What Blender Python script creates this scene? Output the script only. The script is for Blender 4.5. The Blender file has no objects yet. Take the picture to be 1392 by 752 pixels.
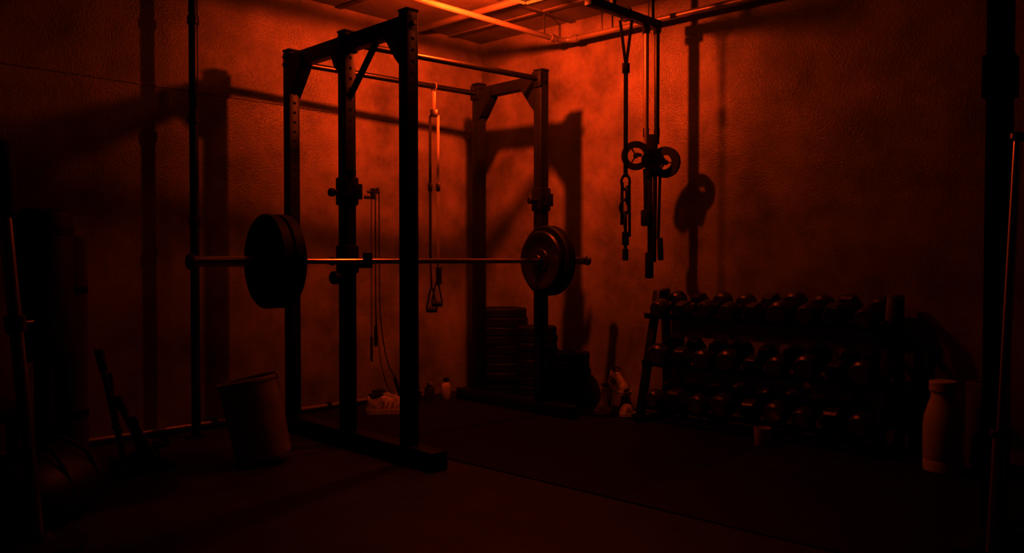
import bpy, bmesh, math, random
from mathutils import Vector, Matrix
random.seed(4)
V = Vector
scene = bpy.context.scene
scene.view_settings.view_transform = 'Standard'
scene.view_settings.gamma = 0.77

# ---------------------------------------------------------------- materials
def mat(name, col, rough=0.5, metal=0.0, bump=0.0, bscale=40.0, var=0.0, emit=None, estr=0.0, spec=0.5, vscale=3.0, detail=6, rvar=0.0, bdist=.01):
    m = bpy.data.materials.new(name); m.use_nodes = True
    nt = m.node_tree; b = nt.nodes['Principled BSDF']
    b.inputs['Base Color'].default_value = (*col, 1)
    b.inputs['Roughness'].default_value = rough
    b.inputs['Metallic'].default_value = metal
    b.inputs['Specular IOR Level'].default_value = spec
    tc = nt.nodes.new('ShaderNodeTexCoord')
    n = nt.nodes.new('ShaderNodeTexNoise'); n.inputs['Scale'].default_value = vscale
    n.inputs['Detail'].default_value = detail
    n.inputs['Roughness'].default_value = 0.62
    nt.links.new(tc.outputs['Object'], n.inputs['Vector'])
    r = nt.nodes.new('ShaderNodeValToRGB')
    r.color_ramp.elements[0].position = 0.3; r.color_ramp.elements[1].position = 0.7
    v = var
    r.color_ramp.elements[0].color = (*[c*(1-v) for c in col], 1)
    r.color_ramp.elements[1].color = (*[min(1, c*(1+v)) for c in col], 1)
    nt.links.new(n.outputs['Fac'], r.inputs['Fac'])
    nt.links.new(r.outputs['Color'], b.inputs['Base Color'])
    if rvar > 0:
        mr = nt.nodes.new('ShaderNodeMapRange')
        mr.inputs['From Min'].default_value=.3; mr.inputs['From Max'].default_value=.7
        mr.inputs['To Min'].default_value=rough-rvar; mr.inputs['To Max'].default_value=rough+rvar
        n3 = nt.nodes.new('ShaderNodeTexNoise'); n3.inputs['Scale'].default_value=5; n3.inputs['Detail'].default_value=8
        nt.links.new(tc.outputs['Object'], n3.inputs['Vector'])
        nt.links.new(n3.outputs['Fac'], mr.inputs['Value']); nt.links.new(mr.outputs['Result'], b.inputs['Roughness'])
    if bump > 0:
        n2 = nt.nodes.new('ShaderNodeTexNoise'); n2.inputs['Scale'].default_value = bscale
        n2.inputs['Detail'].default_value = 5
        nt.links.new(tc.outputs['Object'], n2.inputs['Vector'])
        bp = nt.nodes.new('ShaderNodeBump'); bp.inputs['Strength'].default_value = bump
        bp.inputs['Distance'].default_value = bdist
        nt.links.new(n2.outputs['Fac'], bp.inputs['Height'])
        nt.links.new(bp.outputs['Normal'], b.inputs['Normal'])
    if emit:
        b.inputs['Emission Color'].default_value = (*emit, 1)
        b.inputs['Emission Strength'].default_value = estr
    return m

M_wall = mat('painted_concrete', (0.25,0.22,0.20), 0.38, bump=0.6, bscale=95, bdist=.006, var=0.50, vscale=3.0, spec=0.5, detail=14, rvar=.10)
M_dwall = mat('low_bounce_wall', (0.03,0.028,0.027), 0.6, bump=0.2, bscale=45, var=0.3)  # colour of the unseen walls set dark to cut bounced light
M_ceil = mat('ceiling_board', (0.26,0.23,0.22), 0.6, bump=0.2, bscale=30, var=0.3)
M_floor = mat('worn_concrete_floor', (0.036,0.033,0.032), 0.6, bump=0.25, bscale=60, var=0.7, vscale=3.5, detail=12)
M_mat = mat('rubber_mat', (0.012,0.011,0.011), 0.7, bump=0.3, bscale=150, var=0.5, vscale=60, spec=.3)
M_steel = mat('black_powdercoat', (0.010,0.009,0.009), 0.42, bump=0.08, bscale=200, var=0.2, spec=.4)
M_hole = mat('hole_black', (0.003,0.003,0.003), 0.9)
M_chrome = mat('brushed_chrome', (0.62,0.58,0.55), 0.24, 1.0, var=0.1)
M_dkmetal = mat('dark_metal', (0.12,0.11,0.11), 0.38, 1.0, var=0.2)
M_rubber = mat('black_rubber', (0.010,0.009,0.009), 0.6, bump=0.1, bscale=120, var=0.2, spec=.35)
M_iron = mat('cast_iron', (0.030,0.027,0.025), 0.36, 0.2, bump=0.15, bscale=100, var=0.2, spec=.5)
M_db = mat('dumbbell_enamel', (0.08,0.072,0.07), 0.33, 0.5, bump=0.15, bscale=100, var=0.3, vscale=12, spec=.6)
M_pipe = mat('painted_pipe', (0.30,0.27,0.25), 0.35, 0.3, var=0.2)
M_dpipe = mat('dark_pipe', (0.04,0.036,0.036), 0.32, 0.6, var=0.2)
M_foam = mat('grey_bucket_plastic', (0.45,0.39,0.37), 0.6, bump=0.2, bscale=90, var=0.3, vscale=9)
M_dfoam = mat('dark_foam', (0.02,0.018,0.018), 0.8, bump=0.3, bscale=90, var=0.2)
M_vinyl = mat('bag_vinyl', (0.012,0.011,0.011), 0.55, bump=0.2, bscale=30, var=0.2)
M_strap = mat('nylon_strap', (0.010,0.009,0.009), 0.7, bump=0.2, bscale=200)
M_strapL = mat('pale_strap', (0.30,0.27,0.24), 0.45, 0.3)
M_shoe = mat('shoe_fabric', (0.40,0.36,0.34), 0.75, bump=0.3, bscale=150, var=0.7, vscale=25)
M_sole = mat('shoe_sole', (0.6,0.56,0.52), 0.55)
M_plastic = mat('milky_plastic', (0.58,0.53,0.50), 0.5)
M_led = mat('led_tube', (0.02,0.01,0.005), 0.4, emit=(1.0,0.20,0.02), estr=1.0)

# ---------------------------------------------------------------- mesh builder
class MB:
    def __init__(s, name):
        s.name=name; s.v=[]; s.f=[]; s.mi=[]; s.mats=[]
    def m(s, mt):
        if mt not in s.mats: s.mats.append(mt)
        return s.mats.index(mt)
    def raw(s, vs, fs, mt):
        o=len(s.v); k=s.m(mt)
        s.v += [V(p) for p in vs]
        for f in fs: s.f.append([i+o for i in f]); s.mi.append(k)
    def bm(s, bm, mt, M=None):
        if M is not None: bmesh.ops.transform(bm, matrix=M, verts=bm.verts)
        bm.verts.index_update()
        s.raw([v.co.copy() for v in bm.verts], [[v.index for v in f.verts] for f in bm.faces], mt)
        bm.free()
    def box(s, p, q, w, h, mt, hint=(1,0,0), bev=0.004):
        p=V(p); q=V(q); z=(q-p); L=z.length; z.normalize()
        x=V(hint); x=(x-z*x.dot(z))
        if x.length<1e-4: x=z.orthogonal()
        x.normalize(); y=z.cross(x)
        M=Matrix((x,y,z)).transposed().to_4x4(); M.translation=(p+q)/2
        b=bmesh.new(); bmesh.ops.create_cube(b,size=1)
        bmesh.ops.scale(b,vec=(w,h,L),verts=b.verts)
        if bev>0: bmesh.ops.bevel(b,geom=b.edges[:],offset=min(bev,w*.45,h*.45),segments=2,affect='EDGES',profile=0.5)
        s.bm(b,mt,M)
    def frame(s,p,q):
        z=(V(q)-V(p)).normalized(); x=z.orthogonal().normalized(); y=z.cross(x)
        M=Matrix((x,y,z)).transposed().to_4x4(); M.translation=V(p); return M
    def cyl(s,p,q,r,mt,seg=24,r2=None,bev=0.0):
        L=(V(q)-V(p)).length
        if r2 is None: r2=r
        if bev: prof=[(0,0),(r-bev,0),(r,bev),(r2,L-bev),(r2-bev,L),(0,L)]
        else: prof=[(0,0),(r,0),(r2,L),(0,L)]
        s.lathe(prof,mt,s.frame(p,q),seg)
    def lathe(s,prof,mt,M=None,seg=40):
        if M is None: M=Matrix()
        vs=[];fs=[];rings=[]
        for r,z in prof:
            if r<1e-6: rings.append([len(vs)]); vs.append(M@V((0,0,z)))
            else:
                rings.append(list(range(len(vs),len(vs)+seg)))
                for i in range(seg):
                    a=2*math.pi*i/seg; vs.append(M@V((r*math.cos(a),r*math.sin(a),z)))
        for a,b in zip(rings,rings[1:]):
            for i in range(seg):
                j=(i+1)%seg
                if len(a)==1 and len(b)==1: continue
                if len(a)==1: fs.append([a[0],b[i],b[j]][::-1])
                elif len(b)==1: fs.append([a[i],a[j],b[0]])
                else: fs.append([a[i],a[j],b[j],b[i]])
        s.raw(vs,fs,mt)
    def sweep(s,pts,r,mt,seg=10,sub=6,closed=False):
        P=[V(p) for p in pts]
        if sub>1:
            out=[]; n=len(P)
            rng=range(n) if closed else range(n-1)
            for i in rng:
                if closed: p0,p1,p2,p3=P[i-1],P[i],P[(i+1)%n],P[(i+2)%n]
                else: p0,p1,p2,p3=P[max(i-1,0)],P[i],P[i+1],P[min(i+2,n-1)]
                for k in range(sub):
                    t=k/sub
                    out.append(.5*((2*p1)+(p2-p0)*t+(2*p0-5*p1+4*p2-p3)*t*t+(3*p1-p0-3*p2+p3)*t**3))
            if not closed: out.append(P[-1])
            P=out
        n=len(P); vs=[];fs=[]
        nrm=None
        for i in range(n):
            if closed: t=(P[(i+1)%n]-P[i-1]).normalized()
            else: t=(P[min(i+1,n-1)]-P[max(i-1,0)]).normalized()
            if nrm is None: nrm=t.orthogonal().normalized()
            nrm=(nrm-t*nrm.dot(t)).normalized(); b=t.cross(nrm)
            for k in range(seg):
                a=2*math.pi*k/seg; vs.append(P[i]+nrm*r*math.cos(a)+b*r*math.sin(a))
        m=n if closed else n-1
        for i in range(m):
            for k in range(seg):
                a=i*seg+k;b_=i*seg+(k+1)%seg;c=((i+1)%n)*seg+(k+1)%seg;d=((i+1)%n)*seg+k
                fs.append([a,b_,c,d])
        if not closed:
            fs.append(list(range(seg))[::-1]); fs.append(list(range((n-1)*seg,n*seg)))
        s.raw(vs,fs,mt)
    def prism(s,pts,vec,mt):
        n=len(pts); vec=V(vec); c=[V(p)-vec/2 for p in pts]+[V(p)+vec/2 for p in pts]
        fs=[list(range(n))[::-1],list(range(n,2*n))]+[[i,(i+1)%n,(i+1)%n+n,i+n] for i in range(n)]
        s.raw(c,fs,mt)
    def loft(s,secs,mt):
        n=len(secs[0]);vs=[p for q in secs for p in q];fs=[]
        for i in range(len(secs)-1):
            for k in range(n):
                fs.append([i*n+k,i*n+(k+1)%n,(i+1)*n+(k+1)%n,(i+1)*n+k])
        fs.append(list(range(n))[::-1]); fs.append([(len(secs)-1)*n+k for k in range(n)])
        s.raw(vs,fs,mt)
    def done(s, smooth=True):
        me=bpy.data.meshes.new(s.name)
        xs=[p.x for p in s.v]; ys=[p.y for p in s.v]; zs=[p.z for p in s.v]
        o=V(((min(xs)+max(xs))/2,(min(ys)+max(ys))/2,min(zs)))
        me.from_pydata([p-o for p in s.v],[],s.f)
        for mt in s.mats: me.materials.append(mt)
        me.polygons.foreach_set('material_index',s.mi)
        b=bmesh.new(); b.from_mesh(me); bmesh.ops.recalc_face_normals(b,faces=b.faces); b.to_mesh(me); b.free()
        if smooth:
            me.polygons.foreach_set('use_smooth',[True]*len(me.polygons))
            me.set_sharp_from_angle(angle=math.radians(38))
        me.update()
        ob=bpy.data.objects.new(s.name,me); ob.location=o
        scene.collection.objects.link(ob)
        return ob

def slab(name,lo,hi,mt):
    b=MB(name); lo=V(lo);hi=V(hi)
    c=[(x,y,z) for x in (lo.x,hi.x) for y in (lo.y,hi.y) for z in (lo.z,hi.z)]
    b.raw(c,[[0,1,3,2],[4,6,7,5],[0,4,5,1],[2,3,7,6],[0,2,6,4],[1,5,7,3]],mt)
    return b.done(False)

# ---------------------------------------------------------------- room
XW,YW,ZC=4.63,4.72,2.667
X0,Y0=-1.6,-1.6
slab('floor',(X0-.1,Y0-.1,-.1),(XW+.1,YW+.1,0),M_floor)
slab('ceiling',(X0-.1,Y0-.1,ZC),(XW+.1,YW+.1,ZC+.1),M_ceil)
slab('wall_left',(X0,YW,0),(XW,YW+.1,ZC),M_wall)
slab('wall_right',(XW,Y0,0),(XW+.1,YW+.1,ZC),M_wall)
slab('wall_back',(X0-.1,Y0,0),(X0,YW+.1,ZC),M_dwall)
slab('wall_front',(X0-.1,Y0-.1,0),(XW+.1,Y0,ZC),M_dwall)
b=MB('trim_1')
for y in (1.4,2.6,3.8): b.box((X0,y,ZC-.006),(XW,y,ZC-.006),.05,.012,M_ceil,(0,1,0),.002)
for x in (0.9,2.1,3.3,4.3): b.box((x,Y0,ZC-.005),(x,YW,ZC-.005),.05,.010,M_ceil,(1,0,0),.002)
b.done()
b=MB('trim_2')
b.box((X0,YW-.003,1.97),(XW,YW-.003,1.97),.012,.006,M_wall,(0,0,1),.002)
b.done()
b=MB('baseboard_left')
b.cyl((X0,YW-.02,.035),(4.0,YW-.02,.035),.013,M_pipe,12)
for x in (0,1.2,2.4,3.2): b.box((x,YW,.035),(x,YW-.036,.035),.03,.04,M_dkmetal,(1,0,0),.003)
b.done()
FM=.006
b=MB('rubber_floor_mat')
xs=[2.83,3.73,XW-.005]; ys=[-1.5,0.3,2.1,3.9,YW-.05]
for i in range(2):
    for j in range(4):
        b.box(((xs[i]+xs[i+1])/2,(ys[j]+ys[j+1])/2,0.0003),((xs[i]+xs[i+1])/2,(ys[j]+ys[j+1])/2,FM),xs[i+1]-xs[i]-.001,ys[j+1]-ys[j]-.001,M_mat,(1,0,0),.001)
b.done()

# ---------------------------------------------------------------- power rack
H=2.2
A=V((2.70,4.33,0));Mm=V((2.678,3.755,0));B=V((2.655,3.215,0));C=V((4.11,4.215,0));D=V((4.075,3.61,0))
dn=(B-A).normalized(); df=(D-C).normalized(); UP=V((0,0,1))
cross=V((dn.y,-dn.x,0))*-1
b=MB('power_rack')
W=.07
for P,z0 in ((A,.0),(Mm,.0),(B,.0),(C,FM),(D,FM)):
    d = dn if P in (A,Mm,B) else df
    b.box(P+UP*(z0+.01),P+UP*H,W,W,M_steel,d,.006)
    b.box(P+UP*(H),P+UP*(H+.012),W+.006,W+.006,M_rubber,d,.004)
    nrm=V((-d.y,d.x,0))
    for k in range(34):
        z=.25+k*.055
        for s_,dd in ((1,nrm),(-1,nrm),(1,d),(-1,d)):
            b.cyl(P+UP*z+dd*s_*(W/2-.002),P+UP*z+dd*s_*(W/2+.0006),.0095,M_hole,10)
b.box(A-dn*.06+UP*.045,B+dn*.235+UP*.045,.10,.088,M_steel,cross,.006)
b.box(C-df*.20+UP*(FM+.04),D+df*.29+UP*(FM+.04),.09,.078,M_steel,cross,.006)
b.box(A-dn*.035+UP*2.14,B+dn*.035+UP*2.14,.06,.085,M_steel,cross,.006)
b.box(C-df*.035+UP*2.14,D+df*.035+UP*2.14,.06,.075,M_steel,cross,.006)
b.cyl(A+UP*2.14,C+UP*2.14,.018,M_dkmetal,18)
b.cyl(Mm+UP*2.15,D+UP*2.15,.018,M_dkmetal,18)
for P,Q in ((A,C),(Mm,D)):
    u=(Q-P).normalized()
    for R_,s_ in ((P,1),(Q,-1)):
        b.box(R_+UP*2.145+u*s_*.033,R_+UP*2.145+u*s_*.045,.085,.10,M_steel,dn,.004)
def gus(P,d,sz=.17,zt=2.10,th=.012):
    n=V((-d.y,d.x,0)).normalized()
    for o in (-.036,.036):
        b.prism([P+d*.03+UP*(zt+.06)+n*o,P+d*(sz)+UP*(zt+.06)+n*o,P+d*sz+UP*zt+n*o,P+d*.06+UP*(zt-sz*.8)+n*o,P+d*.03+UP*(zt-sz)+n*o],n*.006,M_steel)
    b.box(P+d*.05+UP*(zt-sz*.8),P+d*sz+UP*(zt-.005),.07,.006,M_steel,n,.001)
gus(A,dn); gus(Mm,-dn,.10); gus(B,-dn,.15); gus(C,df,.15); gus(D,-df,.15)
b.box(Mm+dn*.03+UP*1.86,Mm+dn*.27+UP*2.10,.03,.02,M_steel,cross,.003)
for P,d in ((A,dn),(Mm,dn),(B,dn),(C,df),(D,df)):
    n=V((-d.y,d.x,0)).normalized()
    for z in (2.12,2.165,.06):
        for s_ in (-1,1):
            b.cyl(P+UP*z+n*s_*.033,P+UP*z+n*s_*.052,.012,M_dkmetal,6)
    for s_ in (-1,1):
        b.cyl(P+UP*2.14+d*s_*.033,P+UP*2.14+d*s_*.055,.012,M_dkmetal,6)
def jcup(P,d,z,reach,big=False):
    n=V((-d.y,d.x,0)).normalized()
    b.box(P+UP*(z-.075),P+UP*(z+.075),.092,.092,M_steel,d,.01)
    b.box(P+d*.04+UP*(z-.035),P+d*(reach+.035)+UP*(z-.035),.055,.022,M_steel,n,.004)
    b.box(P+d*(reach+.028)+UP*(z-.045),P+d*(reach+.028)+UP*(z+.035),.055,.014,M_steel,n,.004)
    b.cyl(P-n*.04+UP*(z-.01),P-n*.085+UP*(z-.01),.014,M_dkmetal,14)
    b.cyl(P-n*.08+UP*(z-.01),P-n*.11+UP*(z-.01),.022,M_rubber,14,bev=.005)
jcup(Mm,dn,1.36,.07); jcup(D,df,1.38,.05)
b.cyl(Mm+UP*1.44+dn*.05,Mm+UP*1.47+dn*.05,.02,M_rubber,12)
ZB=.988
jcup(Mm,dn,ZB-.014+.024,.16); jcup(D,df,ZB-.014+.024,.16)
b.cyl(Mm-V((.03,.0,0))+UP*.90,Mm-V((.10,0,0))+UP*.90,.035,M_rubber,20,bev=.008)
b.cyl(D+UP*1.44,D+UP*1.50,.03,M_rubber,16,bev=.006)
b.done()

# ---------------------------------------------------------------- barbell
def bumper(b,P,u,t0,t1,R,mt,seg=64):
    M=b.frame(P+u*t0,P+u*t1); L=t1-t0
    prof=[(.026,0),(.07,0),(.075,.008),(R*.72,.008),(R*.78,.0),(R-.008,0),(R,.008),(R,L-.008),(R-.008,L),(R*.78,L),(R*.72,L-.008),(.075,L-.008),(.07,L),(.026,L)]
    b.lathe(prof,mt,M,seg)
S=V((2.678,3.595,ZB)); u=V((.9947,-.1032,0)).normalized()
b=MB('barbell')
b.cyl(S+u*-.43,S+u*1.23,.0145,M_chrome,20)
b.cyl(S+u*-.90,S+u*-.43,.025,M_chrome,28)
b.cyl(S+u*-.922,S+u*-.895,.036,M_iron,28,bev=.006)
b.cyl(S+u*-.44,S+u*-.415,.037,M_dkmetal,28,bev=.004)
b.cyl(S+u*1.20,S+u*1.225,.037,M_dkmetal,28,bev=.004)
b.cyl(S+u*1.225,S+u*1.65,.025,M_dkmetal,28)
b.cyl(S+u*1.64,S+u*1.662,.030,M_iron,28,bev=.006)
bumper(b,S,u,-.565,-.505,.227,M_rubber); bumper(b,S,u,-.503,-.443,.227,M_rubber)
b.cyl(S+u*-.60,S+u*-.567,.042,M_dkmetal,24,bev=.005)
bumper(b,S,u,1.228,1.262,.185,M_iron); bumper(b,S,u,1.264,1.335,.218,M_rubber)
b.cyl(S+u*1.337,S+u*1.37,.042,M_dkmetal,24,bev=.005)
b.done()

# ---------------------------------------------------------------- pipes
b=MB('support_pipe')
P=V((2.21,4.54,0))
b.cyl(P,P+UP*ZC,.025,M_dpipe,20)
b.cyl(P,P+UP*.012,.06,M_dpipe,24); b.cyl(P+UP*(ZC-.012),P+UP*ZC,.06,M_dpipe,24)
for z in (1.18,1.75,2.3): b.cyl(P+UP*z,P+UP*(z+.05),.032,M_dpipe,20,bev=.005)
b.done()
b=MB('ceiling_pipe')
r=.018
b.sweep([(X0,3.78,2.5),(4.40,3.78,2.5)],r,M_pipe,14,1)
b.sweep([(4.40,3.78,2.5),(4.46,3.765,2.5),(4.497,3.73,2.5),(4.50,3.68,2.5)],r,M_pipe,14,5)
b.sweep([(4.50,3.68,2.5),(4.50,Y0,2.5)],r,M_pipe,14,1)
for p in ((1.5,3.78),(3.1,3.78),(4.3,3.78),(4.5,2.2),(4.5,3.45),(4.5,.7)):
    b.cyl((p[0],p[1],2.515),(p[0],p[1],ZC),.006,M_dkmetal,8)
    b.cyl((p[0],p[1],ZC-.008),(p[0],p[1],ZC),.025,M_dkmetal,12)
for p,q in (((4.36,3.78,2.5),(4.41,3.78,2.5)),((4.5,3.7,2.5),(4.5,3.65,2.5))): b.cyl(p,q,.025,M_pipe,16)
b.sweep([(X0,3.30,2.60),(2.6,3.30,2.60)],.014,M_pipe,12,1)
b.sweep([(3.9,Y0,2.62),(3.9,YW,2.62)],.022,M_pipe,14,1)
b.done()

# ---------------------------------------------------------------- LED frame light
b=MB('ceiling_light')
x0,x1,y0,y1,z=2.93,3.73,2.63,3.43,2.52
cs=[(x0,y0),(x1,y0),(x1,y1),(x0,y1)]
for i in range(4):
    p=V((*cs[i],z));q=V((*cs[(i+1)%4],z)); d=(q-p).normalized()
    b.cyl(p+d*.01,q-d*.01,.009,M_led,14)
    b.box(p+UP*.018,q+UP*.018,.022,.016,M_dkmetal,V((-d.y,d.x,0)),.003)
    b.cyl(p+UP*.03,p+UP*(ZC-z),.004,M_dkmetal,8)
for x in (3.08,3.36): b.box((x,3.43,z+.022),(x,2.63,z+.022),.03,.02,M_dkmetal,(1,0,0),.003)
b.done()
def light(kind,name,loc,e,col,r,aim=None,size=170):
    l=bpy.data.lights.new(name,kind); l.energy=e; l.color=col; l.shadow_soft_size=r
    o=bpy.data.objects.new(name,l); o.location=loc; scene.collection.objects.link(o)
    if aim is not None:
        l.spot_size=math.radians(size); l.spot_blend=1.0
        o.rotation_euler=V(aim).to_track_quat('-Z','Y').to_euler()
    return o
LC=(1.0,.100,.011)
LP=(3.36,3.37,2.46)
light('SPOT','added_corner_spot',LP,165,LC,.035,(1.0,.95,-.22),178)  # added wash without a fixture of its own, brightens the corner walls
light('POINT','key_and_fill_light',LP,35,LC,.035)
light('POINT','key_and_fill_light',(3.08,2.75,2.46),6,LC,.04)  # unseen fill added to brighten the right wall, dumbbells and floor

# ---------------------------------------------------------------- hanging gear
def strap(b,p,q,w,th,mt,hint=(1,-1,0)): b.box(p,q,w,th,mt,hint,.0008)
RH=V((.69,-.72,0))
b=MB('suspension_trainer')
P=V((3.724,4.246,0))
b.sweep([P+V((0,.026*math.cos(a),2.14+.026*math.sin(a))) for a in [i*math.pi/4 for i in range(8)]],.005,M_strapL,8,3,True)
strap(b,P+UP*2.115,P+UP*1.98,.022,.004,M_strapL,RH)
b.box(P+UP*1.99,P+UP*1.94,.05,.015,M_dkmetal,RH,.004)
for s_,zb in ((-1,.98),(1,.98)):
    strap(b,P+RH*s_*.026+UP*1.95,P+RH*s_*.026+UP*zb,.018,.004,M_strapL if s_>0 else M_strap,RH)
    b.box(P+RH*s_*.026+UP*1.5,P+RH*s_*.026+UP*1.45,.028,.014,M_dkmetal,RH,.003)
for s_,zz in ((-1,.66),(1,.70)):
    c=P+RH*s_*.018
    strap(b,P+RH*s_*.026+UP*.99,c+UP*(zz+.14),.014,.004,M_strap,RH)
    b.sweep([c+UP*(zz+.15),c+RH*.028+UP*(zz+.04),c+RH*.028+UP*zz,c-RH*.028+UP*zz,c-RH*.028+UP*(zz+.04)],.006,M_strap,8,5,True)
    b.cyl(c-RH*.036+UP*zz,c+RH*.036+UP*zz,.017,M_rubber,16,bev=.003)
b.cyl(P+RH*.03+UP*.95,P+RH*.03+UP*.83,.020,M_dkmetal,14,bev=.005)
b.done()

b=MB('jump_rope')
b.box((3.57,YW,1.47),(3.57,YW-.05,1.47),.03,.03,M_dkmetal,(1,0,0),.003)
b.cyl((3.50,YW-.045,1.455),(3.60,YW-.045,1.455),.008,M_dkmetal,10)
b.sweep([(3.555,4.66,.52),(3.555,4.66,1.2),(3.56,4.665,1.45),(3.575,4.66,1.475),(3.59,4.665,1.44),(3.59,4.665,1.0),(3.60,4.665,.6),(3.65,4.66,.3),(3.72,4.65,.16)],.004,M_strap,8,6)
b.cyl((3.555,4.66,.40),(3.555,4.66,.54),.012,M_rubber,12,bev=.003)
b.cyl((3.71,4.65,.17),(3.75,4.64,.04),.012,M_rubber,12,bev=.003)
b.done()

YH=2.95
b=MB('pull_up_beam')
b.box((3.72,YH,2.435),(4.42,YH,2.435),.05,.05,M_steel,(0,1,0),.004)
for x in (3.95,4.34): 
    b.box((x,YH,2.45),(x,YH,ZC),.03,.03,M_steel,(1,0,0),.003)
b.done()

def loop_over(b,c,zt,r,mt):
    b.sweep([V(c)+V((0,r*math.cos(a),r*math.sin(a))) for a in [i*math.pi/4 for i in range(8)]],.005,mt,8,3,True)
b=MB('resistance_chain')
P=V((4.08,YH,0))
loop_over(b,P+UP*2.435,2.435,.040,M_strap)
strap(b,P+UP*2.40-RH*.035,P+UP*2.13,.018,.004,M_strap,RH); strap(b,P+UP*2.40+RH*.035,P+UP*2.13,.018,.004,M_strap,RH)
b.box(P+UP*2.15,P+UP*2.09,.045,.016,M_dkmetal,RH,.004)
strap(b,P+UP*2.10,P+UP*1.48,.026,.005,M_strap,RH)
for k in range(4):
    z=1.50-k*.075; w=RH if k%2==0 else V((.72,.69,0)); o=RH*(.010*math.sin(k*2))
    b.sweep([P+o+UP*z,P+o+w*.022+UP*(z-.03),P+o+w*.022+UP*(z-.065),P+o+UP*(z-.095),P+o-w*.022+UP*(z-.065),P+o-w*.022+UP*(z-.03)],.008,M_rubber,8,4,True)
strap(b,P+UP*1.45+RH*.022,P+UP*1.13+RH*.025,.016,.004,M_strap,RH)
strap(b,P+UP*1.45-RH*.02,P+UP*1.20-RH*.022,.018,.004,M_strap,RH)
strap(b,P+UP*1.24,P+UP*1.04-RH*.0,.018,.006,M_strap,RH)
b.box(P+UP*1.16,P+UP*1.08,.04,.02,M_rubber,RH,.005)
b.cyl(P+UP*1.06-RH*.0,P+UP*.99-RH*.0,.018,M_rubber,12,bev=.004)
b.done()

b=MB('cable_pulley')
P=V((4.345,YH,0))
for s_ in (-1,1):
    c=P+RH*s_*.033
    b.box(c+UP*2.41,c+UP*2.37,.04,.06,M_dkmetal,RH,.004)
    b.cyl(c+UP*2.38,c+UP*1.70,.016,M_pipe if s_<0 else M_dpipe,14)
    b.box(c+UP*1.80,c+UP*1.74,.035,.02,M_dkmetal,RH,.004)
b.box(P+UP*1.76,P+UP*1.50,.075,.03,M_strap,RH,.008)
def wheel(c,ax,R,hole,th,mt):
    ax=V(ax).normalized(); M=b.frame(V(c)-ax*th/2,V(c)+ax*th/2)
    b.lathe([(hole,0),(R,0),(R,th*.2),(R*.9,th*.5),(R,th*.8),(R,th),(hole,th),(hole,0)],mt,M,44)
    for k in range(3):
        a=k*2*math.pi/3+.4
        d=M.to_3x3()@V((math.cos(a),math.sin(a),0))
        b.box(V(c)+d*.008,V(c)+d*(hole+.004),th*.6,.008,mt,ax,.001)
    b.cyl(V(c)-ax*th*.6,V(c)+ax*th*.6,.016,mt,16)
F=V((.85,.53,0))
wheel(P-RH*.095+UP*1.63,V((.8,.6,0)),.088,.050,.026,M_rubber)
wheel(P+RH*.085+UP*1.59,V((.95,.2,0)),.095,.045,.026,M_rubber)
b.box(P-RH*.095+UP*1.64,P+RH*.085+UP*1.60,.02,.02,M_dkmetal,F,.003)
wheel(P+RH*.0+UP*1.60-V((.035,.03,0)),V((.7,.7,0)),.065,.030,.02,M_dkmetal)
for o,z1,z2,w in ((-.035,1.55,1.22,.030),(-.008,1.55,.97,.030),(.024,1.55,.98,.026),(.055,1.56,1.12,.018)):
    strap(b,P+RH*o+UP*z1,P+RH*(o*.8)+UP*z2,w,.006,M_strap,RH)
b.box(P-RH*.035+UP*1.30,P-RH*.035+UP*1.20,.055,.03,M_strap,RH,.01)
b.box(P-RH*.01+UP*1.04,P-RH*.01+UP*.88,.05,.03,M_rubber,RH,.008)
b.box(P+RH*.055+UP*1.13,P+RH*.06+UP*.99,.035,.02,M_rubber,RH,.008)
b.done()

# ---------------------------------------------------------------- dumbbell rack
YA,YB=2.98,1.56
b=MB('dumbbell_rack')
for y in (YA,YB):
    b.box((4.27,y,FM+.005),(4.47,y,.80),.05,.035,M_steel,(0,1,0),.004)
    b.box((4.585,y,FM+.005),(4.55,y,.80),.05,.035,M_steel,(0,1,0),.004)
    b.box((4.24,y,FM+.02),(4.61,y,FM+.02),.05,.035,M_steel,(0,1,0),.004)
    b.box((4.46,y,.78),(4.57,y,.80),.05,.03,M_steel,(0,1,0),.004)
tiers=[(4.40,.115),(4.435,.375),(4.46,.665)]
TL=math.radians(14)
ax=V((math.cos(TL),0,math.sin(TL))); up=V((-math.sin(TL),0,math.cos(TL)))
for xc,z in tiers:
    c=V((xc,0,z))
    for s_ in (-.085,.085):
        p=c+ax*s_
        b.box(V((p.x,YA+.02,p.z)),V((p.x,YB-.02,p.z)),.05,.012,M_steel,ax,.003)
        b.box(V((p.x,YA+.02,p.z))+ax*math.copysign(.025,s_)+up*.012,V((p.x,YB-.02,p.z))+ax*math.copysign(.025,s_)+up*.012,.006,.035,M_steel,ax,.001)
b.done()
b=MB('dumbbell_set')
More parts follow.
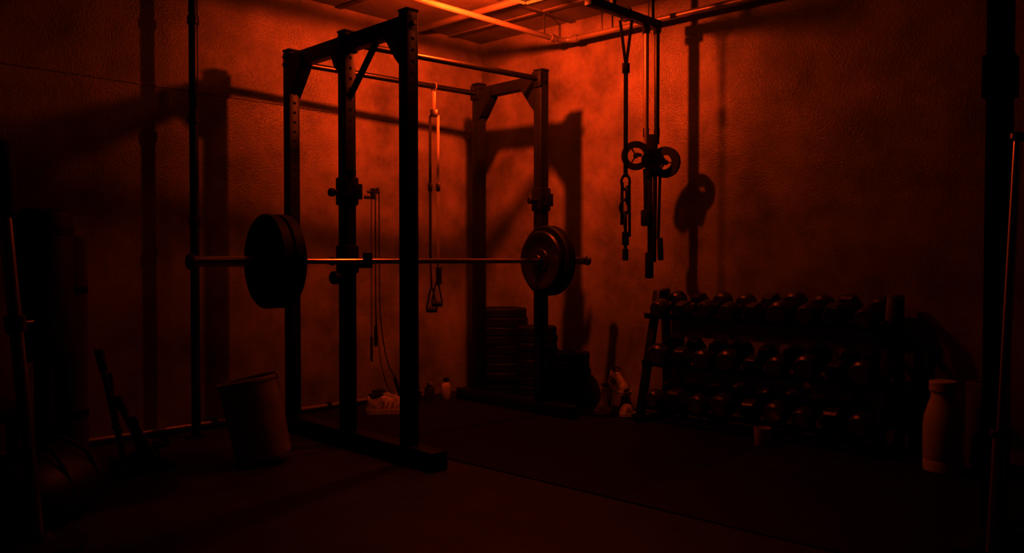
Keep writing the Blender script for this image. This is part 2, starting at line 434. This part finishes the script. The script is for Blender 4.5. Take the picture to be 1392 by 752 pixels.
for ti,(xc,z) in enumerate(tiers):
    n=9
    for k in range(n):
        y=YA-.095-k*(YA-YB-.18)/(n-1)+random.uniform(-.010,.010)
        R=(.066,.064,.062)[ti]+random.uniform(-.007,.007)
        c=V((xc,y,z))+up*(.008+R*.87)+ax*random.uniform(-.01,.01)
        hl=.080+random.uniform(-.007,.007)
        yawd=V((0,random.uniform(-.08,.08),0)); a2=(ax+yawd).normalized()
        b.cyl(c-a2*.07,c+a2*.07,.016,M_chrome,14)
        for s_ in (-1,1):
            p=c+a2*s_*(.048); q=c+a2*s_*(.048+hl)
            z_=(q-p).normalized(); h_=V((0,1,0)); h_=(h_-z_*h_.dot(z_)).normalized()
            Mx=Matrix((h_,z_.cross(h_),z_)).transposed().to_4x4(); Mx.translation=p
            round_=(k*7+ti*3)%3!=1
            sg=28 if round_ else 6
            L=hl
            b.lathe([(0,0),(R*.8,0),(R,.014),(R,L-.014),(R*.82,L),(0,L)],M_db,Mx,sg)
            b.cyl(q-z_*.001,q+z_*.003,R*.62,M_chrome if round_ else M_dkmetal,20)
b.done()

# ---------------------------------------------------------------- plate stacks
def stack(name,c,R,n,th):
    b=MB(name); z=FM
    for i in range(n):
        r_=R*random.uniform(.95,1.0); t=th*random.uniform(.85,1.1)
        o=V((c[0]+random.uniform(-.008,.008),c[1]+random.uniform(-.008,.008),z))
        bumper(b,o,UP,0,t,r_,M_rubber,44); z+=t
    return b.done()
stack('weight_plate_stack',(4.385,4.27),.195,10,.061)
stack('weight_plate_stack.001',(4.40,3.93),.145,9,.060)
stack('weight_plate_stack.002',(4.41,3.63),.125,7,.055)
def lathe_obj(name,c,prof,mt,extra=None,z0=0,tilt=None):
    b=MB(name); M=Matrix.Translation(V((c[0],c[1],z0)))
    if tilt: M=M@tilt
    b.lathe(prof,mt,M,36)
    if extra: 
        for pr,m2 in extra: b.lathe(pr,m2,M,30)
    return b.done()
bot=[(0,0),(.033,0),(.036,.006),(.036,.13),(.030,.15),(.016,.17),(.016,.185),(0,.185)]
lathe_obj('water_bottle',(4.02,4.46),[(r,z*.7) for r,z in bot],M_foam,[([(0,.128),(.020,.128),(.020,.145),(.017,.15),(0,.15)],M_rubber)],FM)
lathe_obj('water_bottle.001',(3.90,4.50),[(r,z*.6) for r,z in bot],M_dfoam,[([(0,.110),(.020,.110),(.020,.125),(0,.128)],M_foam)],FM)

lathe_obj('drinking_cup',(4.17,2.12),[(0,0),(.036,0),(.039,.005),(.044,.095),(.046,.097),(.042,.098),(.038,.01),(0,.008)],M_plastic,None,FM)
b=MB('water_jug')
c=V((4.24,1.25,FM)); Mx=Matrix.Translation(c)
b.lathe([(0,0),(.075,0),(.083,.008),(.085,.05),(.081,.06),(.085,.07),(.085,.21),(.080,.26),(.064,.315),(.052,.345),(.052,.385),(0,.385)],M_plastic,Mx,44)
b.lathe([(0,.380),(.060,.380),(.060,.42),(.056,.425),(0,.425)],M_plastic,Mx,44)
b.done()
def roller(name,base,axis,L,R,mt):
    b=MB(name); M=b.frame(base,V(base)+V(axis)); 
    b.lathe([(R*.5,0),(R*.92,0),(R,.008),(R,L-.008),(R*.92,L),(R*.5,L),(R*.48,L-.03),(R*.48,.03),(R*.5,0)],mt,M,48)
    b.lathe([(R*.495,.03),(R*.495,L-.03)],M_rubber,M,32)
    return b.done()
M_droll = mat('roller_foam', (0.12,0.105,0.10), 0.8, bump=0.3, bscale=90, var=0.2)
roller('foam_roller',(4.44,1.12,FM),(0,0,1),.41,.085,M_droll)
b=MB('bucket')
ti=math.tan(math.radians(12))
t1=V((-ti*.69,ti*.72,1)).normalized()
sn=math.sin(math.acos(t1.z))
Rb=.132; Rt=.146; Lb=.39
base=V((2.175,3.75,Rb*sn+.001)); M=b.frame(base,base+t1)
b.lathe([(0,.006),(Rb-.01,0),(Rb,.004),(Rb+.002,.02),(Rt,Lb-.02),(Rt+.004,Lb-.018),(Rt+.004,Lb-.002),(Rt,Lb),(Rt-.006,Lb),(Rt-.008,Lb-.03),(Rb-.008,.012),(0,.012)],M_foam,M,60)
b.lathe([(0,Lb*.9),(Rt-.008,Lb*.9)],M_dfoam,M,40)
b.done()

# ---------------------------------------------------------------- shoes
def shoe(b,loc,yaw,hi=1.0,pitch=0,roll=0):
    M=Matrix.Translation(V(loc))@Matrix.Rotation(yaw,4,'Z')@Matrix.Rotation(pitch,4,'Y')@Matrix.Rotation(roll,4,'X')
    xs=[0,.01,.04,.08,.12,.16,.20,.24,.265,.28]
    w=[.018,.028,.034,.036,.035,.038,.045,.045,.034,.015]
    h=[.05,.085*hi,.095*hi,.098*hi,.085*hi,.072,.058,.045,.036,.025]
    secs=[];n=20
    for x,ww,hh in zip(xs,w,h):
        q=[]
        for k in range(n):
            a=2*math.pi*k/n; ca,sa=math.cos(a),math.sin(a)
            y=ww*math.copysign(abs(ca)**.7,ca); z=.028+max(0,sa)**.75*hh if sa>0 else .028
            q.append(M@V((x,y*(1-.35*max(0,sa)),z)))
        secs.append(q)
    b.loft(secs,M_shoe)
    secs=[]
    for x,ww in zip(xs,w):
        q=[M@V((x*1.02-.003,y,z)) for y,z in ((-ww-.005,.0+(.008 if x>.24 else 0)),(ww+.005,.0+(.008 if x>.24 else 0)),(ww+.006,.03),(-ww-.006,.03))]
        secs.append(q)
    b.loft(secs,M_sole)
    zt=.028+.096*hi
    b.sweep([M@V(p) for p in ((.02,0,zt),(.045,.024,zt),(.08,.022,zt+.002),(.105,0,zt-.004),(.08,-.022,zt+.002),(.045,-.024,zt))],.006,M_strap,8,4,True)
    b.lathe([(0,0),(.022,0)],M_hole,M@Matrix.Translation((.06,0,zt+.003)),16)
    for k in range(5):
        x=.125+k*.018; z=.028+.090*hi-(k+1)*.0115*(1+(hi-1)*.8)
        b.sweep([M@V((x,-.020,z-.006)),M@V((x+.006,0,z+.006)),M@V((x,.020,z-.006))],.003,M_sole,6,3)
    for s_ in (-1,1):
        for k in range(3):
            x=.10+k*.03
            b.sweep([M@V((x,s_*.0385,.04)),M@V((x+.012,s_*.031,.075))],.003,M_strap,6,1)
b=MB('sneakers')
shoe(b,(3.28,4.40,FM),math.radians(-38)); shoe(b,(3.38,4.50,FM),math.radians(-42))
b.done()
b=MB('sneakers.001')
shoe(b,(4.50,3.40,FM),math.radians(-150),1.45); 
shoe(b,(4.52,3.27,FM),math.radians(-140),1.45)
shoe(b,(4.50,3.36,FM+.165),math.radians(-125),1.0,math.radians(8))
b.done()

# ---------------------------------------------------------------- left side gear
b=MB('freestanding_punching_bag')
P=V((1.27,4.03,0)); Mx=Matrix.Translation(P)
b.lathe([(0,0),(.16,0),(.175,.02),(.17,.10),(.14,.16),(.07,.19),(.06,.20),(0,.20)],M_rubber,Mx,40)
b.lathe([(0,.19),(.04,.19),(.04,.60),(0,.60)],M_dkmetal,Mx,24)
b.lathe([(0,.56),(.10,.56),(.117,.58),(.120,.62),(.120,1.17),(.112,1.205),(.09,1.22),(0,1.22)],M_vinyl,Mx,44)
for z in (.66,1.12): b.lathe([(.1195,z-.02),(.1225,z-.018),(.1225,z+.018),(.1195,z+.02)],M_strap,Mx,44)
b.done()
b=MB('rolled_exercise_mat')
P=V((1.50,4.40,0))
n=140; vs=[];fs=[]; hgt=1.11
for i in range(n+1):
    a=i/n*2*math.pi*4; r=.02+.055*i/n
    for z in (0.002,hgt): vs.append(P+V((r*math.cos(a),r*math.sin(a),z)))
    r2=r+.008
    for z in (0.002,hgt): vs.append(P+V((r2*math.cos(a),r2*math.sin(a),z)))
for i in range(n):
    o=i*4;p=o+4
    fs+= [[o,p,p+1,o+1],[o+2,o+3,p+3,p+2],[o+1,p+1,p+3,o+3],[o,o+2,p+2,p]]
M_rmat = mat('exercise_mat_foam', (0.22,0.19,0.18), 0.8, bump=0.3, bscale=90, var=0.3)
b.raw(vs,fs,M_rmat)
for z in (.25,.85): b.lathe([(.083,z-.015),(.086,z-.015),(.086,z+.015),(.083,z+.015)],M_strap,Matrix.Translation(P),36)
b.done()
b=MB('cable_handle_rack')
base=V((1.68,4.06,0))
b.box(base+V((-.20,-.10,.02)),base+V((.14,-.10,.02)),.04,.03,M_steel,(0,1,0),.004)
b.box(base+V((-.20,.12,.02)),base+V((.14,.12,.02)),.04,.03,M_steel,(0,1,0),.004)
b.box(base+V((-.16,-.12,.045)),base+V((-.16,.14,.045)),.04,.03,M_steel,(1,0,0),.004)
b.box(base+V((.08,-.12,.045)),base+V((.08,.14,.045)),.04,.03,M_steel,(1,0,0),.004)
for (x,y,h,dx,r) in ((-.16,.0,.52,-.10,.013),(-.13,.08,.40,-.06,.011),(-.08,-.05,.30,-.12,.012),(-.02,.02,.26,-.14,.010),(-.04,-.06,.20,-.10,.014),(.02,.06,.16,-.12,.012)):
    p=base+V((x+.10,y,.05)); q=p+V((dx,.02,h))
    b.cyl(p,q,r,M_dkmetal,12)
    b.cyl(p+(q-p)*.82,q+(q-p)*.02,r+.007,M_rubber,14,bev=.003)
    b.cyl(p+(q-p)*.30,p+(q-p)*.34,r+.008,M_chrome,14)
for k in range(3):
    o=base+V((-.02+k*.045,-.03+.02*k,.068+.002*k))
    b.sweep([o+V((0,0,0)),o+V((.05,.0,.05)),o+V((.10,.02,.02)),o+V((.07,.05,.0)),o+V((.01,.04,.01))],.008,M_rubber,8,5,True)
b.done()
b=MB('weight_tree')
P0=V((.975,3.17,0));P1=V((.905,3.255,1.17)); a=(P1-P0).normalized()
b.lathe([(0,0),(.15,0),(.155,.008),(.15,.025),(.05,.04),(.035,.06),(0,.06)],M_rubber,Matrix.Translation(P0),40)
b.cyl(P0+a*.04,P1,.022,M_chrome,24)
b.cyl(P1-a*.03,P1+a*.23,.045,M_rubber,28,bev=.01)
q=P0+a*.78
b.cyl(q-a*.03,q+a*.03,.034,M_dkmetal,20,bev=.005)
b.cyl(q,q+V((.06,.03,0)),.012,M_dkmetal,12)
b.done()
b=MB('adjustable_bench')
c=V((1.00,3.72,0)); 
b.box(c+V((-.34,.02,.40)),c+V((.10,.02,.40)),.24,.07,M_vinyl,(0,1,0),.02)
for x in (-.30,.06):
    b.box(c+V((x,-.08,.02)),c+V((x,.12,.02)),.04,.04,M_steel,(1,0,0),.004)
    b.box(c+V((x,.02,.02)),c+V((x,.02,.37)),.04,.04,M_steel,(1,0,0),.004)
b.done()
# duffel bag slumped on the floor under the bench end
b=MB('duffel_bag')
secs=[]
c0=V((1.12,3.50,0)); dd=V((.75,.66,0)).normalized(); sd=V((-dd.y,dd.x,0))
for t,rr in ((-.24,.05),(-.235,.11),(-.20,.135),(-.08,.15),(.06,.145),(.19,.135),(.225,.11),(.23,.05)):
    ring=[]
    for k in range(24):
        a=2*math.pi*k/24
        ring.append(c0+dd*t+sd*rr*math.cos(a)*1.05+UP*max(.002,.125+rr*.92*math.sin(a)))
    secs.append(ring)
b.loft(secs,M_vinyl)
for t in (-.10,.08):
    b.sweep([c0+dd*t-sd*.155+UP*.13,c0+dd*t-sd*.10+UP*.245,c0+dd*(t*.5)+UP*.31,c0+dd*t+sd*.10+UP*.245,c0+dd*t+sd*.155+UP*.13],.009,M_strap,8,6)
b.done()

# ---------------------------------------------------------------- right foreground gear
b=MB('cable_machine')
P=V((3.30,.80,FM))
b.box(P+UP*.01,P+UP*2.3,.075,.075,M_steel,(1,0,0),.006)
b.box(P+V((-.35,0,.035)),P+V((.35,0,.035)),.08,.06,M_steel,(0,1,0),.006)
b.box(P+V((0,.05,.035)),P+V((0,-.6,.035)),.08,.06,M_steel,(1,0,0),.006)
b.box(P+V((0,-.55,.04)),P+V((0,-.55,2.3)),.075,.075,M_steel,(1,0,0),.006)
b.box(P+V((0,.03,2.27)),P+V((0,-.58,2.27)),.07,.07,M_steel,(1,0,0),.006)
for x in (-.08,.08):
    b.cyl(P+V((x,-.28,.06)),P+V((x,-.28,2.25)),.012,M_chrome,14)
for k in range(10):
    b.box(P+V((-.13,-.28,.10+k*.045)),P+V((.13,-.28,.10+k*.045)),.12,.04,M_iron,(0,1,0),.004)
b.box(P+V((-.12,-.28,2.25)),P+V((.12,-.28,2.25)),.05,.05,M_steel,(0,1,0),.004)
b.box(P+V((0,0,1.55)),P+V((0,0,1.70)),.10,.10,M_steel,(1,0,0),.01)
b.done()
b=MB('barbell.001')
# leans against the front upright of the cable machine
F=V((2.98,.725,FM+.02)); T=V((3.235,.733,1.30)); a=(T-F).normalized()
b.cyl(F,F+a*.40,.025,M_chrome,24); b.cyl(F+a*.40,F+a*.425,.034,M_dkmetal,24,bev=.004)
b.cyl(F+a*.425,F+a*1.40,.0145,M_chrome,18); b.cyl(F+a*1.40,F+a*1.425,.026,M_dkmetal,24,bev=.004)
b.done()

# ---------------------------------------------------------------- world & camera
w=bpy.data.worlds.new('world'); scene.world=w; w.use_nodes=True
w.node_tree.nodes['Background'].inputs[0].default_value=(.01,.001,.0005,1)
w.node_tree.nodes['Background'].inputs[1].default_value=.02
cam=bpy.data.cameras.new('camera'); co=bpy.data.objects.new('camera',cam); scene.collection.objects.link(co)
cam.sensor_width=36; cam.lens=1150/1392*36; cam.clip_start=.02
co.location=(0,0,1.0); co.rotation_euler=(math.radians(90-1.196),0,math.radians(43.5-90))
scene.camera=co
